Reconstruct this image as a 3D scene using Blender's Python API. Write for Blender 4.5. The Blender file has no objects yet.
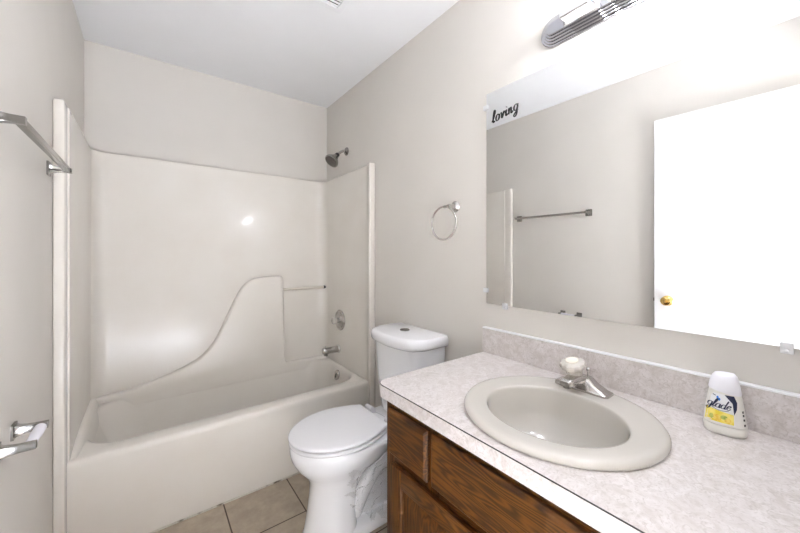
import bpy, bmesh, math, random
from mathutils import Vector, Matrix, noise
PI = math.pi
S = bpy.context.scene
COL = S.collection

# ---------------------------------------------------------------- camera, world, light, exposure
cd = bpy.data.cameras.new('camera')
cd.sensor_width = 36.0
cd.lens = 332.5 / 800 * 36
cd.shift_y = -13.0 / 800
cd.clip_start = 0.02
cam = bpy.data.objects.new('camera', cd)
cam.location = (0.30, 0.0, 1.283)
cam.rotation_euler = (PI / 2, 0, math.radians(-37.1))
COL.objects.link(cam)
S.camera = cam

world = bpy.data.worlds.new('world')
S.world = world
world.use_nodes = True
world.node_tree.nodes['Background'].inputs[0].default_value = (1, 1, 1, 1)
world.node_tree.nodes['Background'].inputs[1].default_value = 0.3

def area(name, loc, aim, size, power, col=(1, 1, 1), size_y=None):
    l = bpy.data.lights.new(name, 'AREA')
    l.energy = power
    l.color = col
    l.size = size
    if size_y:
        l.shape = 'RECTANGLE'
        l.size_y = size_y
    o = bpy.data.objects.new(name, l)
    o.location = loc
    o.rotation_euler = (Vector(aim) - Vector(loc)).to_track_quat('-Z', 'Y').to_euler()
    COL.objects.link(o)
    return o
BULB = 60.0
hall = area('added_hall_fill', (0.78, -1.45, 2.50), (0.78, -1.45, 0), 0.75, 330, (0.93, 0.98, 1.09))  # added fill lamp, out of view, brightening the room through the doorway
hall.data.spread = math.radians(50)

S.view_settings.view_transform = 'Standard'
S.view_settings.look = 'None'
S.view_settings.gamma = 1
S.view_settings.use_curve_mapping = False
S.view_settings.exposure = 0.58

# ---------------------------------------------------------------- materials
def lin(h):
    h = h.lstrip('#')
    out = []
    for i in (0, 2, 4):
        c = int(h[i:i + 2], 16) / 255
        out.append(c / 12.92 if c <= 0.04045 else ((c + 0.055) / 1.055) ** 2.4)
    return (*out, 1)

def mat(name, col, rough=0.5, metal=0.0, spec=0.5, coat=0.0, bump=None, mottle=None, trans=0.0, ior=1.45, emit=None, rvar=0):
    m = bpy.data.materials.new(name)
    m.use_nodes = True
    nt = m.node_tree
    b = nt.nodes['Principled BSDF']
    c = lin(col) if isinstance(col, str) else (*col, 1)
    b.inputs['Base Color'].default_value = c
    b.inputs['Roughness'].default_value = rough
    b.inputs['Metallic'].default_value = metal
    b.inputs['Specular IOR Level'].default_value = spec
    b.inputs['Coat Weight'].default_value = coat
    b.inputs['Coat Roughness'].default_value = 0.06
    b.inputs['Transmission Weight'].default_value = trans
    b.inputs['IOR'].default_value = ior
    tc = nt.nodes.new('ShaderNodeTexCoord')
    if emit:
        b.inputs['Emission Color'].default_value = (*emit[0], 1)
        b.inputs['Emission Strength'].default_value = emit[1]
    if mottle:
        col2, scale, lo, hi = mottle
        n = nt.nodes.new('ShaderNodeTexNoise')
        n.inputs['Scale'].default_value = scale
        n.inputs['Detail'].default_value = 5
        nt.links.new(tc.outputs['Object'], n.inputs['Vector'])
        r = nt.nodes.new('ShaderNodeValToRGB')
        r.color_ramp.elements[0].position = lo
        r.color_ramp.elements[1].position = hi
        r.color_ramp.elements[0].color = c
        r.color_ramp.elements[1].color = lin(col2)
        nt.links.new(n.outputs['Fac'], r.inputs['Fac'])
        nt.links.new(r.outputs['Color'], b.inputs['Base Color'])
    if bump:
        scale, strength = bump
        n = nt.nodes.new('ShaderNodeTexNoise')
        n.inputs['Scale'].default_value = scale
        n.inputs['Detail'].default_value = 3
        nt.links.new(tc.outputs['Object'], n.inputs['Vector'])
        bp = nt.nodes.new('ShaderNodeBump')
        bp.inputs['Strength'].default_value = strength
        bp.inputs['Distance'].default_value = 0.002
        nt.links.new(n.outputs['Fac'], bp.inputs['Height'])
        nt.links.new(bp.outputs['Normal'], b.inputs['Normal'])
    return m

M = {}
M['wall'] = mat('wall_paint', '#dad5cd', 0.55, bump=(220, 0.12), mottle=('#d7d2ca', 3.0, 0.35, 0.65))
M['hall'] = mat('reflection_damping_hall', '#6e655c', 0.7)  # dark tone of the unseen hall wall, set to weaken its reflection
M['bouncefloor'] = mat('pale_bounce_surface', '#dcdcde', 0.8)  # pale neutral tone set to bounce the hall fill towards the ceiling
M['ceiling'] = mat('ceiling_paint', '#f8f8f8', 0.8, bump=(150, 0.15), mottle=('#f5f5f5', 2.5, 0.35, 0.65))
M['fiber'] = mat('ivory_fiberglass', '#e7e2d9', 0.25, spec=0.42, coat=0.15, bump=(5, 0.10), mottle=('#e4ded4', 4.0, 0.35, 0.65))
M['porc'] = mat('white_porcelain', '#f6f6f7', 0.1, spec=0.5, coat=0.3)
M['seat'] = mat('white_seat_plastic', '#efeeef', 0.22, spec=0.5)
M['bone'] = mat('bone_china', '#c3beb5', 0.09, spec=0.5, coat=0.3)
M['chrome'] = mat('chrome', (0.78, 0.78, 0.79), 0.07, 1.0)
M['nickel'] = mat('worn_chrome', (0.50, 0.48, 0.46), 0.2, 1.0, bump=(40, 0.08))
M['steel'] = mat('dull_chrome', (0.34, 0.33, 0.31), 0.2, 1.0)
M['plate'] = mat('satin_plate', (0.42, 0.42, 0.44), 0.12, 1.0)
M['dark'] = mat('dark_gap', '#2a2725', 0.6)
M['face'] = mat('dark_nozzle_face', '#4c463e', 0.45)
M['brass'] = mat('brass', (0.86, 0.62, 0.22), 0.14, 1.0)
M['mirror'] = mat('silvered_glass', (0.93, 0.935, 0.93), 0.0, 1.0)
M['white'] = mat('white_plastic', '#f4f4f4', 0.35)
M['roller'] = mat('white_roller_plastic', '#f1eff4', 0.4)
M['door'] = mat('white_door_paint', '#f3f3f4', 0.4, bump=(60, 0.05))
M['ink'] = mat('black_vinyl', '#1c1c1c', 0.5)
M['acrylic'] = mat('clear_acrylic', '#f6f0e6', 0.12, trans=0.5, ior=1.45)
M['clip'] = mat('clear_clip_plastic', '#f5f5f5', 0.15, trans=0.15)
M['globe'] = mat('lit_frosted_globe', '#ffffff', 0.3, emit=((0.96, 0.98, 1.08), BULB))
M['ivory'] = mat('ivory_bar', '#dcd4c6', 0.25)
M['bottle'] = mat('cream_bottle_plastic', '#efece4', 0.35)
M['capw'] = mat('white_cap_plastic', '#f3f2f6', 0.35)
M['navy'] = mat('navy_print', '#232a4a', 0.4)
M['yellow'] = mat('yellow_print', '#e8d23c', 0.4, mottle=('#f3e27c', 60, 0.4, 0.6))
M['lemon'] = mat('lemon_print', '#e3b936', 0.4, mottle=('#f0d870', 150, 0.4, 0.6))
M['leaf'] = mat('leaf_print', '#9db04a', 0.4, mottle=('#c9c96a', 120, 0.4, 0.6))
M['blue'] = mat('blue_print', '#3f86d6', 0.4)
M['caulk'] = mat('grubby_caulk', '#cfc8bb', 0.6, mottle=('#6b5f50', 14, 0.52, 0.66))

def laminate(name, a, b_, c_):
    m = bpy.data.materials.new(name)
    m.use_nodes = True
    nt = m.node_tree
    b = nt.nodes['Principled BSDF']
    b.inputs['Roughness'].default_value = 0.38
    tc = nt.nodes.new('ShaderNodeTexCoord')
    n1 = nt.nodes.new('ShaderNodeTexNoise'); n1.inputs['Scale'].default_value = 22; n1.inputs['Detail'].default_value = 6; n1.inputs['Roughness'].default_value = 0.65; n1.inputs['Distortion'].default_value = 1.6
    n2 = nt.nodes.new('ShaderNodeTexNoise'); n2.inputs['Scale'].default_value = 70; n2.inputs['Detail'].default_value = 4; n2.inputs['Distortion'].default_value = 2.5
    for n in (n1, n2):
        nt.links.new(tc.outputs['Object'], n.inputs['Vector'])
    r1 = nt.nodes.new('ShaderNodeValToRGB')
    r1.color_ramp.elements[0].position = 0.36; r1.color_ramp.elements[0].color = lin(a)
    r1.color_ramp.elements[1].position = 0.62; r1.color_ramp.elements[1].color = lin(b_)
    nt.links.new(n1.outputs['Fac'], r1.inputs['Fac'])
    r2 = nt.nodes.new('ShaderNodeValToRGB')
    r2.color_ramp.elements[0].position = 0.50; r2.color_ramp.elements[0].color = (0, 0, 0, 1)
    r2.color_ramp.elements[1].position = 0.68; r2.color_ramp.elements[1].color = (0.8, 0.8, 0.8, 1)
    nt.links.new(n2.outputs['Fac'], r2.inputs['Fac'])
    mx = nt.nodes.new('ShaderNodeMixRGB')
    mx.inputs[2].default_value = lin(c_)
    nt.links.new(r2.outputs['Color'], mx.inputs[0])
    nt.links.new(r1.outputs['Color'], mx.inputs[1])
    nt.links.new(mx.outputs[0], b.inputs['Base Color'])
    return m
M['lam'] = laminate('mottled_laminate', '#cac2bc', '#ddd7d4', '#bcb3ac')

def oak(name, axis):
    m = bpy.data.materials.new(name)
    m.use_nodes = True
    nt = m.node_tree
    b = nt.nodes['Principled BSDF']
    b.inputs['Roughness'].default_value = 0.45
    b.inputs['Specular IOR Level'].default_value = 0.2
    tc = nt.nodes.new('ShaderNodeTexCoord')
    def chain(across, along, scale, detail, dist, rot=0):
        mp = nt.nodes.new('ShaderNodeMapping')
        sc = [across, across, across]
        sc['xyz'.index(axis)] = along
        mp.inputs['Scale'].default_value = sc
        mp.inputs['Rotation'].default_value = (rot, 0, 0)
        nt.links.new(tc.outputs['Object'], mp.inputs['Vector'])
        n = nt.nodes.new('ShaderNodeTexNoise')
        n.inputs['Scale'].default_value = scale
        n.inputs['Detail'].default_value = detail
        n.inputs['Distortion'].default_value = dist
        nt.links.new(mp.outputs['Vector'], n.inputs['Vector'])
        return n
    broad = chain(1, 0.10, 12.0, 3, 0.25)
    # rings: a broad noise contoured by sine gives the cathedral grain
    mul = nt.nodes.new('ShaderNodeMath'); mul.operation = 'MULTIPLY'; mul.inputs[1].default_value = 150
    nt.links.new(broad.outputs['Fac'], mul.inputs[0])
    sn = nt.nodes.new('ShaderNodeMath'); sn.operation = 'SINE'
    nt.links.new(mul.outputs[0], sn.inputs[0])
    mr = nt.nodes.new('ShaderNodeMapRange'); mr.inputs['From Min'].default_value = -1; mr.inputs['From Max'].default_value = 1
    nt.links.new(sn.outputs[0], mr.inputs['Value'])
    fine = chain(1, 0.03, 260, 3, 0.0)
    add = nt.nodes.new('ShaderNodeMixRGB'); add.inputs[0].default_value = 0.5
    nt.links.new(mr.outputs[0], add.inputs[1])
    nt.links.new(fine.outputs['Fac'], add.inputs[2])
    r = nt.nodes.new('ShaderNodeValToRGB')
    e = r.color_ramp.elements
    e[0].position = 0.12; e[0].color = lin('#1c0e04')
    e[1].position = 0.78; e[1].color = lin('#54320f')
    mid = e.new(0.36); mid.color = lin('#371f09')
    nt.links.new(add.outputs[0], r.inputs['Fac'])
    nt.links.new(r.outputs['Color'], b.inputs['Base Color'])
    bp = nt.nodes.new('ShaderNodeBump'); bp.inputs['Strength'].default_value = 0.25; bp.inputs['Distance'].default_value = 0.001
    nt.links.new(fine.outputs['Fac'], bp.inputs['Height'])
    nt.links.new(bp.outputs['Normal'], b.inputs['Normal'])
    return m
M['oak_h'] = oak('stained_oak_horizontal', 'y')
M['oak_v'] = oak('stained_oak_vertical', 'z')
M['oak_gap'] = mat('shadowed_oak_edge', '#3a2010', 0.5)

def tiles():
    m = bpy.data.materials.new('beige_floor_tile')
    m.use_nodes = True
    nt = m.node_tree
    b = nt.nodes['Principled BSDF']
    b.inputs['Roughness'].default_value = 0.5
    tc = nt.nodes.new('ShaderNodeTexCoord')
    mp = nt.nodes.new('ShaderNodeMapping')
    mp.inputs['Location'].default_value = (-0.606 + 0.321 * 4, -1.604 + 0.321 * 12, 0)
    nt.links.new(tc.outputs['Object'], mp.inputs['Vector'])
    br = nt.nodes.new('ShaderNodeTexBrick')
    br.offset = 0
    br.inputs['Scale'].default_value = 1.0
    br.inputs['Mortar Size'].default_value = 0.0035
    br.inputs['Mortar Smooth'].default_value = 0.25
    br.inputs['Brick Width'].default_value = 0.321
    br.inputs['Row Height'].default_value = 0.321
    br.inputs['Color1'].default_value = lin('#b5a795')
    br.inputs['Color2'].default_value = lin('#ada08e')
    br.inputs['Mortar'].default_value = lin('#4d3d30')
    nt.links.new(mp.outputs[0], br.inputs['Vector'])
    n = nt.nodes.new('ShaderNodeTexNoise'); n.inputs['Scale'].default_value = 14; n.inputs['Detail'].default_value = 8; n.inputs['Roughness'].default_value = 0.7
    nt.links.new(tc.outputs['Object'], n.inputs['Vector'])
    r = nt.nodes.new('ShaderNodeValToRGB')
    r.color_ramp.elements[0].position = 0.3; r.color_ramp.elements[0].color = (0.72, 0.70, 0.67, 1)
    r.color_ramp.elements[1].position = 0.7; r.color_ramp.elements[1].color = (1.08, 1.07, 1.05, 1)
    nt.links.new(n.outputs['Fac'], r.inputs['Fac'])
    mx = nt.nodes.new('ShaderNodeMixRGB'); mx.blend_type = 'MULTIPLY'; mx.inputs[0].default_value = 0.9
    nt.links.new(br.outputs['Color'], mx.inputs[1])
    nt.links.new(r.outputs['Color'], mx.inputs[2])
    nt.links.new(mx.outputs[0], b.inputs['Base Color'])
    bp = nt.nodes.new('ShaderNodeBump'); bp.inputs['Strength'].default_value = 0.6; bp.inputs['Distance'].default_value = 0.002; bp.invert = True
    nt.links.new(br.outputs['Fac'], bp.inputs['Height'])
    nt.links.new(bp.outputs['Normal'], b.inputs['Normal'])
    return m
M['tile'] = tiles()

def film():
    m = bpy.data.materials.new('clear_plastic_film')
    m.use_nodes = True
    nt = m.node_tree
    nt.nodes.remove(nt.nodes['Principled BSDF'])
    out = nt.nodes['Material Output']
    tr = nt.nodes.new('ShaderNodeBsdfTransparent'); tr.inputs[0].default_value = (0.985, 0.985, 0.99, 1)
    gl = nt.nodes.new('ShaderNodeBsdfGlossy'); gl.inputs['Roughness'].default_value = 0.22
    lw = nt.nodes.new('ShaderNodeLayerWeight'); lw.inputs['Blend'].default_value = 0.25
    mr = nt.nodes.new('ShaderNodeMapRange'); mr.inputs['To Min'].default_value = 0.05; mr.inputs['To Max'].default_value = 0.30
    nt.links.new(lw.outputs['Facing'], mr.inputs['Value'])
    mx = nt.nodes.new('ShaderNodeMixShader')
    nt.links.new(mr.outputs[0], mx.inputs[0]); nt.links.new(tr.outputs[0], mx.inputs[1]); nt.links.new(gl.outputs[0], mx.inputs[2])
    df = nt.nodes.new('ShaderNodeBsdfDiffuse'); df.inputs[0].default_value = (0.9, 0.9, 0.92, 1)
    m2 = nt.nodes.new('ShaderNodeMixShader'); m2.inputs[0].default_value = 0.07
    nt.links.new(mx.outputs[0], m2.inputs[1]); nt.links.new(df.outputs[0], m2.inputs[2])
    nt.links.new(m2.outputs[0], out.inputs['Surface'])
    return m
M['film'] = film()

# ---------------------------------------------------------------- mesh helpers
WLOC = {}
def thing(name, label, cat, loc=(0, 0, 0), group=None, kind=None):
    o = bpy.data.objects.new(name, None)
    o.empty_display_size = 0.05
    COL.objects.link(o)
    o.location = loc
    WLOC[o.name] = Vector(loc)
    if label: o['label'] = label
    if cat: o['category'] = cat
    if group: o['group'] = group
    if kind: o['kind'] = kind
    return o

def obj(name, bm, m, parent=None, sharp=35, label=None, cat=None, kind=None, loc=None):
    """link the bmesh (built in world coordinates) as one mesh object"""
    base = WLOC[parent.name] if parent else Vector(loc or (0, 0, 0))
    bmesh.ops.recalc_face_normals(bm, faces=bm.faces)
    bmesh.ops.translate(bm, verts=bm.verts, vec=-base)
    me = bpy.data.meshes.new(name)
    bm.to_mesh(me)
    bm.free()
    me.materials.append(m)
    me.polygons.foreach_set('use_smooth', [True] * len(me.polygons))
    me.set_sharp_from_angle(angle=math.radians(sharp))
    o = bpy.data.objects.new(name, me)
    COL.objects.link(o)
    WLOC[o.name] = base
    if parent:
        o.parent = parent
    else:
        o.location = base
    if label: o['label'] = label
    if cat: o['category'] = cat
    if kind: o['kind'] = kind
    return o

def nb():
    return bmesh.new()

def box(bm, x0, x1, y0, y1, z0, z1, bev=0.0, seg=2):
    r = bmesh.ops.create_cube(bm, size=1)
    vs = r['verts']
    bmesh.ops.scale(bm, vec=(x1 - x0, y1 - y0, z1 - z0), verts=vs)
    bmesh.ops.translate(bm, vec=((x0 + x1) / 2, (y0 + y1) / 2, (z0 + z1) / 2), verts=vs)
    if bev:
        es = list({e for v in vs for e in v.link_edges})
        bmesh.ops.bevel(bm, geom=es, offset=bev, segments=seg, affect='EDGES', profile=0.5)
    return bm

def loft(bm, rings, cap0=True, cap1=True, closed=True):
    R = [[bm.verts.new(p) for p in r] for r in rings]
    n = len(R[0])
    for a, b in zip(R, R[1:]):
        for i in range(n if closed else n - 1):
            j = (i + 1) % n
            bm.faces.new((a[i], a[j], b[j], b[i]))
    if cap0: bm.faces.new(list(reversed(R[0])))
    if cap1: bm.faces.new(R[-1])
    return R

def ell(cx, cy, z, a, b, n=48, p=2.0, rot=0):
    out = []
    for i in range(n):
        t = 2 * PI * i / n
        c, s = math.cos(t), math.sin(t)
        x = a * math.copysign(abs(c) ** (2 / p), c)
        y = b * math.copysign(abs(s) ** (2 / p), s)
        out.append((cx + x * math.cos(rot) - y * math.sin(rot), cy + x * math.sin(rot) + y * math.cos(rot), z))
    return out

def rrect(x0, x1, y0, y1, z, r, k=8):
    out = []
    for cx, cy, a0 in ((x1 - r, y1 - r, 0), (x0 + r, y1 - r, PI / 2), (x0 + r, y0 + r, PI), (x1 - r, y0 + r, 1.5 * PI)):
        for i in range(k + 1):
            a = a0 + PI / 2 * i / k
            out.append((cx + r * math.cos(a), cy + r * math.sin(a), z))
    return out

def tube(bm, pts, r, n=12, cap=True, flat=None, closed=False):
    """round tube through points; r number or list; flat=(scale) squeezes along second axis"""
    pts = [Vector(p) for p in pts]
    rs = r if isinstance(r, (list, tuple)) else [r] * len(pts)
    rings = []
    up = Vector((0, 0, 1))
    prev = None
    for i, p in enumerate(pts):
        if closed:
            d = pts[(i + 1) % len(pts)] - pts[i - 1]
        else:
            d = pts[min(i + 1, len(pts) - 1)] - pts[max(i - 1, 0)]
        d.normalize()
        if prev is None:
            u = up if abs(d.z) < 0.95 else Vector((1, 0, 0))
            a = (u - d * u.dot(d)).normalized()
        else:
            a = (prev - d * prev.dot(d)).normalized()
        prev = a
        b = d.cross(a)
        rings.append([p + (a * math.cos(2 * PI * k / n) + b * math.sin(2 * PI * k / n) * (flat or 1)) * rs[i] for k in range(n)])
    if closed:
        rings.append(rings[0])
        R = [[bm.verts.new(p) for p in r_] for r_ in rings[:-1]]
        m_ = len(R)
        for i in range(m_):
            A, B = R[i], R[(i + 1) % m_]
            for k in range(n):
                bm.faces.new((A[k], A[(k + 1) % n], B[(k + 1) % n], B[k]))
        return
    loft(bm, rings, cap, cap)

def lathe(bm, org, axis, prof, n=32):
    """prof: list of (distance along axis, radius)"""
    ax = Vector(axis).normalized()
    u = Vector((0, 0, 1)) if abs(ax.z) < 0.9 else Vector((1, 0, 0))
    a = (u - ax * u.dot(ax)).normalized()
    b = ax.cross(a)
    org = Vector(org)
    loft(bm, [[org + ax * d + (a * math.cos(2 * PI * k / n) + b * math.sin(2 * PI * k / n)) * max(r, 1e-4) for k in range(n)] for d, r in prof])

def prism(bm, poly, fn, d0, d1):
    """poly in 2D; fn(u,v,d)->3D"""
    loft(bm, [[fn(u, v, d0) for u, v in poly], [fn(u, v, d1) for u, v in poly]])

def smooth_path(pts, n=8):
    P = [Vector(p) for p in pts]
    out = []
    for i in range(len(P) - 1):
        p0 = P[max(i - 1, 0)]; p1 = P[i]; p2 = P[i + 1]; p3 = P[min(i + 2, len(P) - 1)]
        for k in range(n):
            t = k / n
            out.append(0.5 * ((2 * p1) + (p2 - p0) * t + (2 * p0 - 5 * p1 + 4 * p2 - p3) * t * t + (3 * p1 - p0 - 3 * p2 + p3) * t ** 3))
    out.append(P[-1])
    return out

# ---------------------------------------------------------------- the room
W, D, H = 1.524, 2.662, 2.533
YF = -0.06                      # inner face of the wall with the doorway
YH = -2.4                       # far wall of the hallway behind the camera
def struct(name, bm, m, label, cat):
    return obj(name, bm, m, None, 30, label, cat, 'structure')
struct('floor', box(nb(), -0.1, W + 0.1, YH - 0.1, D + 0.1, -0.1, 0), M['tile'], 'beige square ceramic tile floor with dark grout lines', 'floor')
struct('ceiling', box(nb(), -0.1, W + 0.1, YH - 0.1, D + 0.1, H, H + 0.1), M['ceiling'], 'flat white painted ceiling', 'ceiling')
struct('wall_left', box(nb(), -0.1, 0, YH - 0.1, D + 0.1, 0, H), M['wall'], 'greige painted wall at left carrying the towel bar and paper holder', 'wall')
struct('wall_right', box(nb(), W, W + 0.1, YH - 0.1, D + 0.1, 0, H), M['wall'], 'greige painted wall at right behind the mirror and toilet', 'wall')
struct('wall_back', box(nb(), 0, W, D, D + 0.1, 0, H), M['wall'], 'greige painted wall above the tub surround', 'wall')
bm = nb()
box(bm, 0, 0.04, YF - 0.1, YF, 0, H)
box(bm, 0.86, W, YF - 0.1, YF, 0, H)
box(bm, 0.04, 0.86, YF - 0.1, YF, 2.17, H)
struct('wall_front', bm, M['wall'], 'greige wall around the doorway behind the camera', 'wall')
struct('wall_hallway', box(nb(), 0, W, YH - 0.1, YH, 0, H), M['hall'], 'unseen hallway wall, darkened to weaken its reflection in the tub surround', 'wall')

struct('added_bounce_floor', box(nb(), 0, W, YH, YF - 0.1, 0, 0.006), M['bouncefloor'], 'added pale slab beyond the doorway, bouncing light up into the room', 'floor')  # unseen slab added over the tiles as a light reflector
# door standing open along the left wall (seen in the mirror)
dr = thing('door_1', 'plain white open door with brass knob, seen reflected in the mirror', 'door', (0.038, -0.03, 0), kind='structure')
ha, hb = Vector((0.038, -0.03, 0)), Vector((0.070, 0.738, 0))
ux = (hb - ha).normalized(); nx = Vector((ux.y, -ux.x, 0))      # nx points into the room
def dpt(u, d, z): return ha + ux * u + nx * d + Vector((0, 0, z))
dl = (hb - ha).length
bm = nb()
loft(bm, [[dpt(u, d, z) for u, d in ((0, -0.035), (dl, -0.035), (dl, 0), (0, 0))] for z in (0.012, 2.158)])
bmesh.ops.bevel(bm, geom=bm.edges[:], offset=0.002, segments=2, affect='EDGES')
obj('door_panel', bm, M['door'], dr)
bm = nb()
lathe(bm, dpt(dl - 0.07, 0.0, 0.98), nx, [(0, 0.032), (0.004, 0.032), (0.008, 0.027), (0.012, 0.014), (0.03, 0.012), (0.036, 0.02), (0.042, 0.0265), (0.049, 0.028), (0.055, 0.025), (0.059, 0.016), (0.0595, 0.010), (0.058, 0.009), (0.058, 0.001)])
kb = obj('door_knob', bm, M['brass'], dr, label='round polished brass knob')
bm = nb()
lathe(bm, dpt(dl - 0.07, 0.0575, 0.98), nx, [(0, 0.006), (0.003, 0.006), (0.0032, 0.001)], 16)
obj('lock_button', bm, M['brass'], kb)
bm = nb()
loft(bm, [[dpt(u, d, z) for u, d in ((dl, -0.022), (dl + 0.010, -0.022), (dl + 0.003, -0.012), (dl, -0.012))] for z in (0.97, 0.99)])
obj('latch', bm, M['steel'], dr, label='dark latch bolt in the door edge')
for z in (0.25, 1.08, 1.9):
    bm = nb(); tube(bm, [dpt(-0.004, 0.004, z - 0.045), dpt(-0.004, 0.004, z + 0.045)], 0.006)
    obj('hinge', bm, M['brass'], dr)

# ---------------------------------------------------------------- tub and surround
YT = 1.905                     # front of the apron
ZR, ZS = 0.424, 1.885
tub = thing('tub_shower_unit', 'glossy ivory fiberglass bathtub with moulded three-sided shower surround', 'bathtub', (W / 2, YT, 0))
bm = nb()
ox0, ox1, oy1 = 0.004, 1.520, 2.655
k = 10
rings = [rrect(ox0, ox1, YT + 0.004, oy1, 0.0, 0.004, k),
         rrect(ox0, ox1, YT, oy1, ZR - 0.03, 0.004, k),
         rrect(ox0, ox1, YT + 0.001, oy1, ZR - 0.014, 0.004, k),
         rrect(ox0, ox1, YT + 0.006, oy1, ZR - 0.004, 0.004, k),
         rrect(ox0, ox1, YT + 0.015, oy1, ZR, 0.004, k)]
ix0, ix1, iy0, iy1 = 0.060, 1.466, YT + 0.098, 2.567
def inner(d, z, r):            # opening inset by d
    return rrect(ix0 + d * 1.7, ix1 - d, iy0 + d * 0.8, iy1 - d * 0.6, z, r, k)
rings += [inner(-0.012, ZR - 0.001, 0.17), inner(-0.004, ZR - 0.004, 0.168), inner(0.004, ZR - 0.012, 0.166), inner(0.010, ZR - 0.03, 0.164),
          inner(0.022, 0.34, 0.16), inner(0.04, 0.25, 0.155), inner(0.06, 0.17, 0.15), inner(0.08, 0.13, 0.14), inner(0.11, 0.108, 0.12), inner(0.15, 0.10, 0.09)]
loft(bm, rings, True, True)
obj('basin', bm, M['fiber'], tub, 50)
# walls of the surround: one U-shaped skin with rounded vertical corners
def u_path(side, back, rc, z):
    x0, x1, y1, yy = side, W - side - 0.006, D - back - 0.004, YT + 0.012
    pts = [(0.0015, yy)] + [(x0, yy + (y1 - rc - yy) * j / 7) for j in range(7)]
    for j in range(9):
        a = PI - PI / 2 * j / 8
        pts.append((x0 + rc + rc * math.cos(a), y1 - rc + rc * math.sin(a)))
    for j in range(1, 12): pts.append((x0 + rc + (x1 - x0 - 2 * rc) * j / 12, y1))
    for j in range(9):
        a = PI / 2 - PI / 2 * j / 8
        pts.append((x1 - rc + rc * math.cos(a), y1 - rc + rc * math.sin(a)))
    pts += [(x1, y1 - rc - (y1 - rc - yy) * j / 7) for j in range(1, 8)] + [(W - 0.0015, yy)]
    return [(x, y, z) for x, y in pts]
bm = nb()
loft(bm, [u_path(0.002, 0.002, 0.02, ZR + 0.001), u_path(0.040, 0.060, 0.075, ZR + 0.001), u_path(0.040, 0.052, 0.075, 0.9), u_path(0.040, 0.036, 0.075, ZS - 0.014), u_path(0.038, 0.034, 0.075, ZS - 0.005), u_path(0.033, 0.029, 0.07, ZS - 0.001), u_path(0.026, 0.022, 0.06, ZS), u_path(0.002, 0.002, 0.02, ZS), u_path(0.002, 0.002, 0.02, ZR + 0.001)], False, False, closed=False)
bmesh.ops.remove_doubles(bm, verts=bm.verts, dist=1e-5)
obj('surround_panel', bm, M['fiber'], tub, 50)
for x0, x1, yq in ((0.0004, 0.034, YT - 0.055), (W - 0.046, W - 0.0004, YT - 0.012)):
    bm = nb()
    box(bm, x0, x1, yq, YT + 0.03, 0.002, ZS + 0.008, 0.008, 3)
    obj('front_flange', bm, M['fiber'], tub, 50)
# moulded shelf swelling out of the back panel
yb, yf = D - 0.05, D - 0.105
curve = smooth_path([(0.03, 0.452, 0), (0.12, 0.456, 0), (0.212, 0.462, 0), (0.33, 0.490, 0), (0.462, 0.533, 0), (0.575, 0.590, 0), (0.661, 0.685, 0), (0.735, 0.842, 0), (0.795, 0.972, 0), (0.845, 1.052, 0), (0.90, 1.092, 0), (0.97, 1.108, 0), (1.095, 1.112, 0)], 4)
prof = [(p.x, p.y) for p in curve] + [(1.108, 1.109), (1.118, 1.098), (1.122, 1.08), (1.126, 0.9), (1.132, 0.56), (1.136, 0.47), (1.145, 0.452), (1.165, 0.447), (1.30, 0.443), (1.475, 0.440), (1.475, 0.355), (0.03, 0.355)]
def inset(poly, d):
    n = len(poly); out = []
    for i in range(n):
        a = Vector(poly[i - 1]); b = Vector(poly[i]); c = Vector(poly[(i + 1) % n])
        n1 = Vector(((b - a).y, -(b - a).x)).normalized(); n2 = Vector(((c - b).y, -(c - b).x)).normalized()
        m_ = (n1 + n2)
        m_ = m_ / max(m_.length_squared / 2, 0.5)
        q = b + m_ * d
        out.append((q.x, max(q.y, 0.355)))
    return out
bm = nb()
loft(bm, [[(x, y, z) for x, z in inset(prof, d)] for y, d in ((yb + 0.01, 0.0), (yf + 0.016, 0.0), (yf + 0.007, 0.003), (yf + 0.002, 0.008), (yf, 0.016))])
obj('moulded_shelf', bm, M['fiber'], tub, 40)
# armrest ledge along the left end
bm = nb()
lp = [(0.03, ZR - 0.06), (0.03, 0.462), (0.045, 0.462), (0.052, 0.459), (0.059, 0.452), (0.070, 0.432), (0.082, 0.395), (0.088, ZR - 0.06)]
ys = [1.935, 1.97, 2.05, 2.2, 2.4, 2.56]
sc = [0.05, 0.4, 0.75, 1, 1, 1]
loft(bm, [[(x - (x - 0.03) * 0.35 * (1 - s), y, ZR + 0.001 + (z - ZR - 0.001) * s if z > ZR else z) for x, z in lp] for y, s in zip(ys, sc)])
obj('end_ledge', bm, M['fiber'], tub, 40)
# washcloth bar bridging the recess
bm = nb()
tube(bm, [(1.118, D - 0.085, 1.006), (1.478, D - 0.085, 1.006)], 0.0105, 14)
br = obj('washcloth_bar', bm, M['ivory'], tub)
bm = nb()
tube(bm, [(1.455, D - 0.085, 1.006), (1.476, D - 0.085, 1.006)], 0.0125, 14)
obj('bar_end', bm, M['dark'], br, label='dark cap at the right end of the bar')
bm = nb()
pts = []
random.seed(3)
box(bm, 0.042, W - 0.05, YT - 0.005, YT + 0.002, 0.0005, 0.006, 0.001)
obj('caulk_bead', bm, M['caulk'], tub, label='grubby caulk line along the floor')

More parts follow.
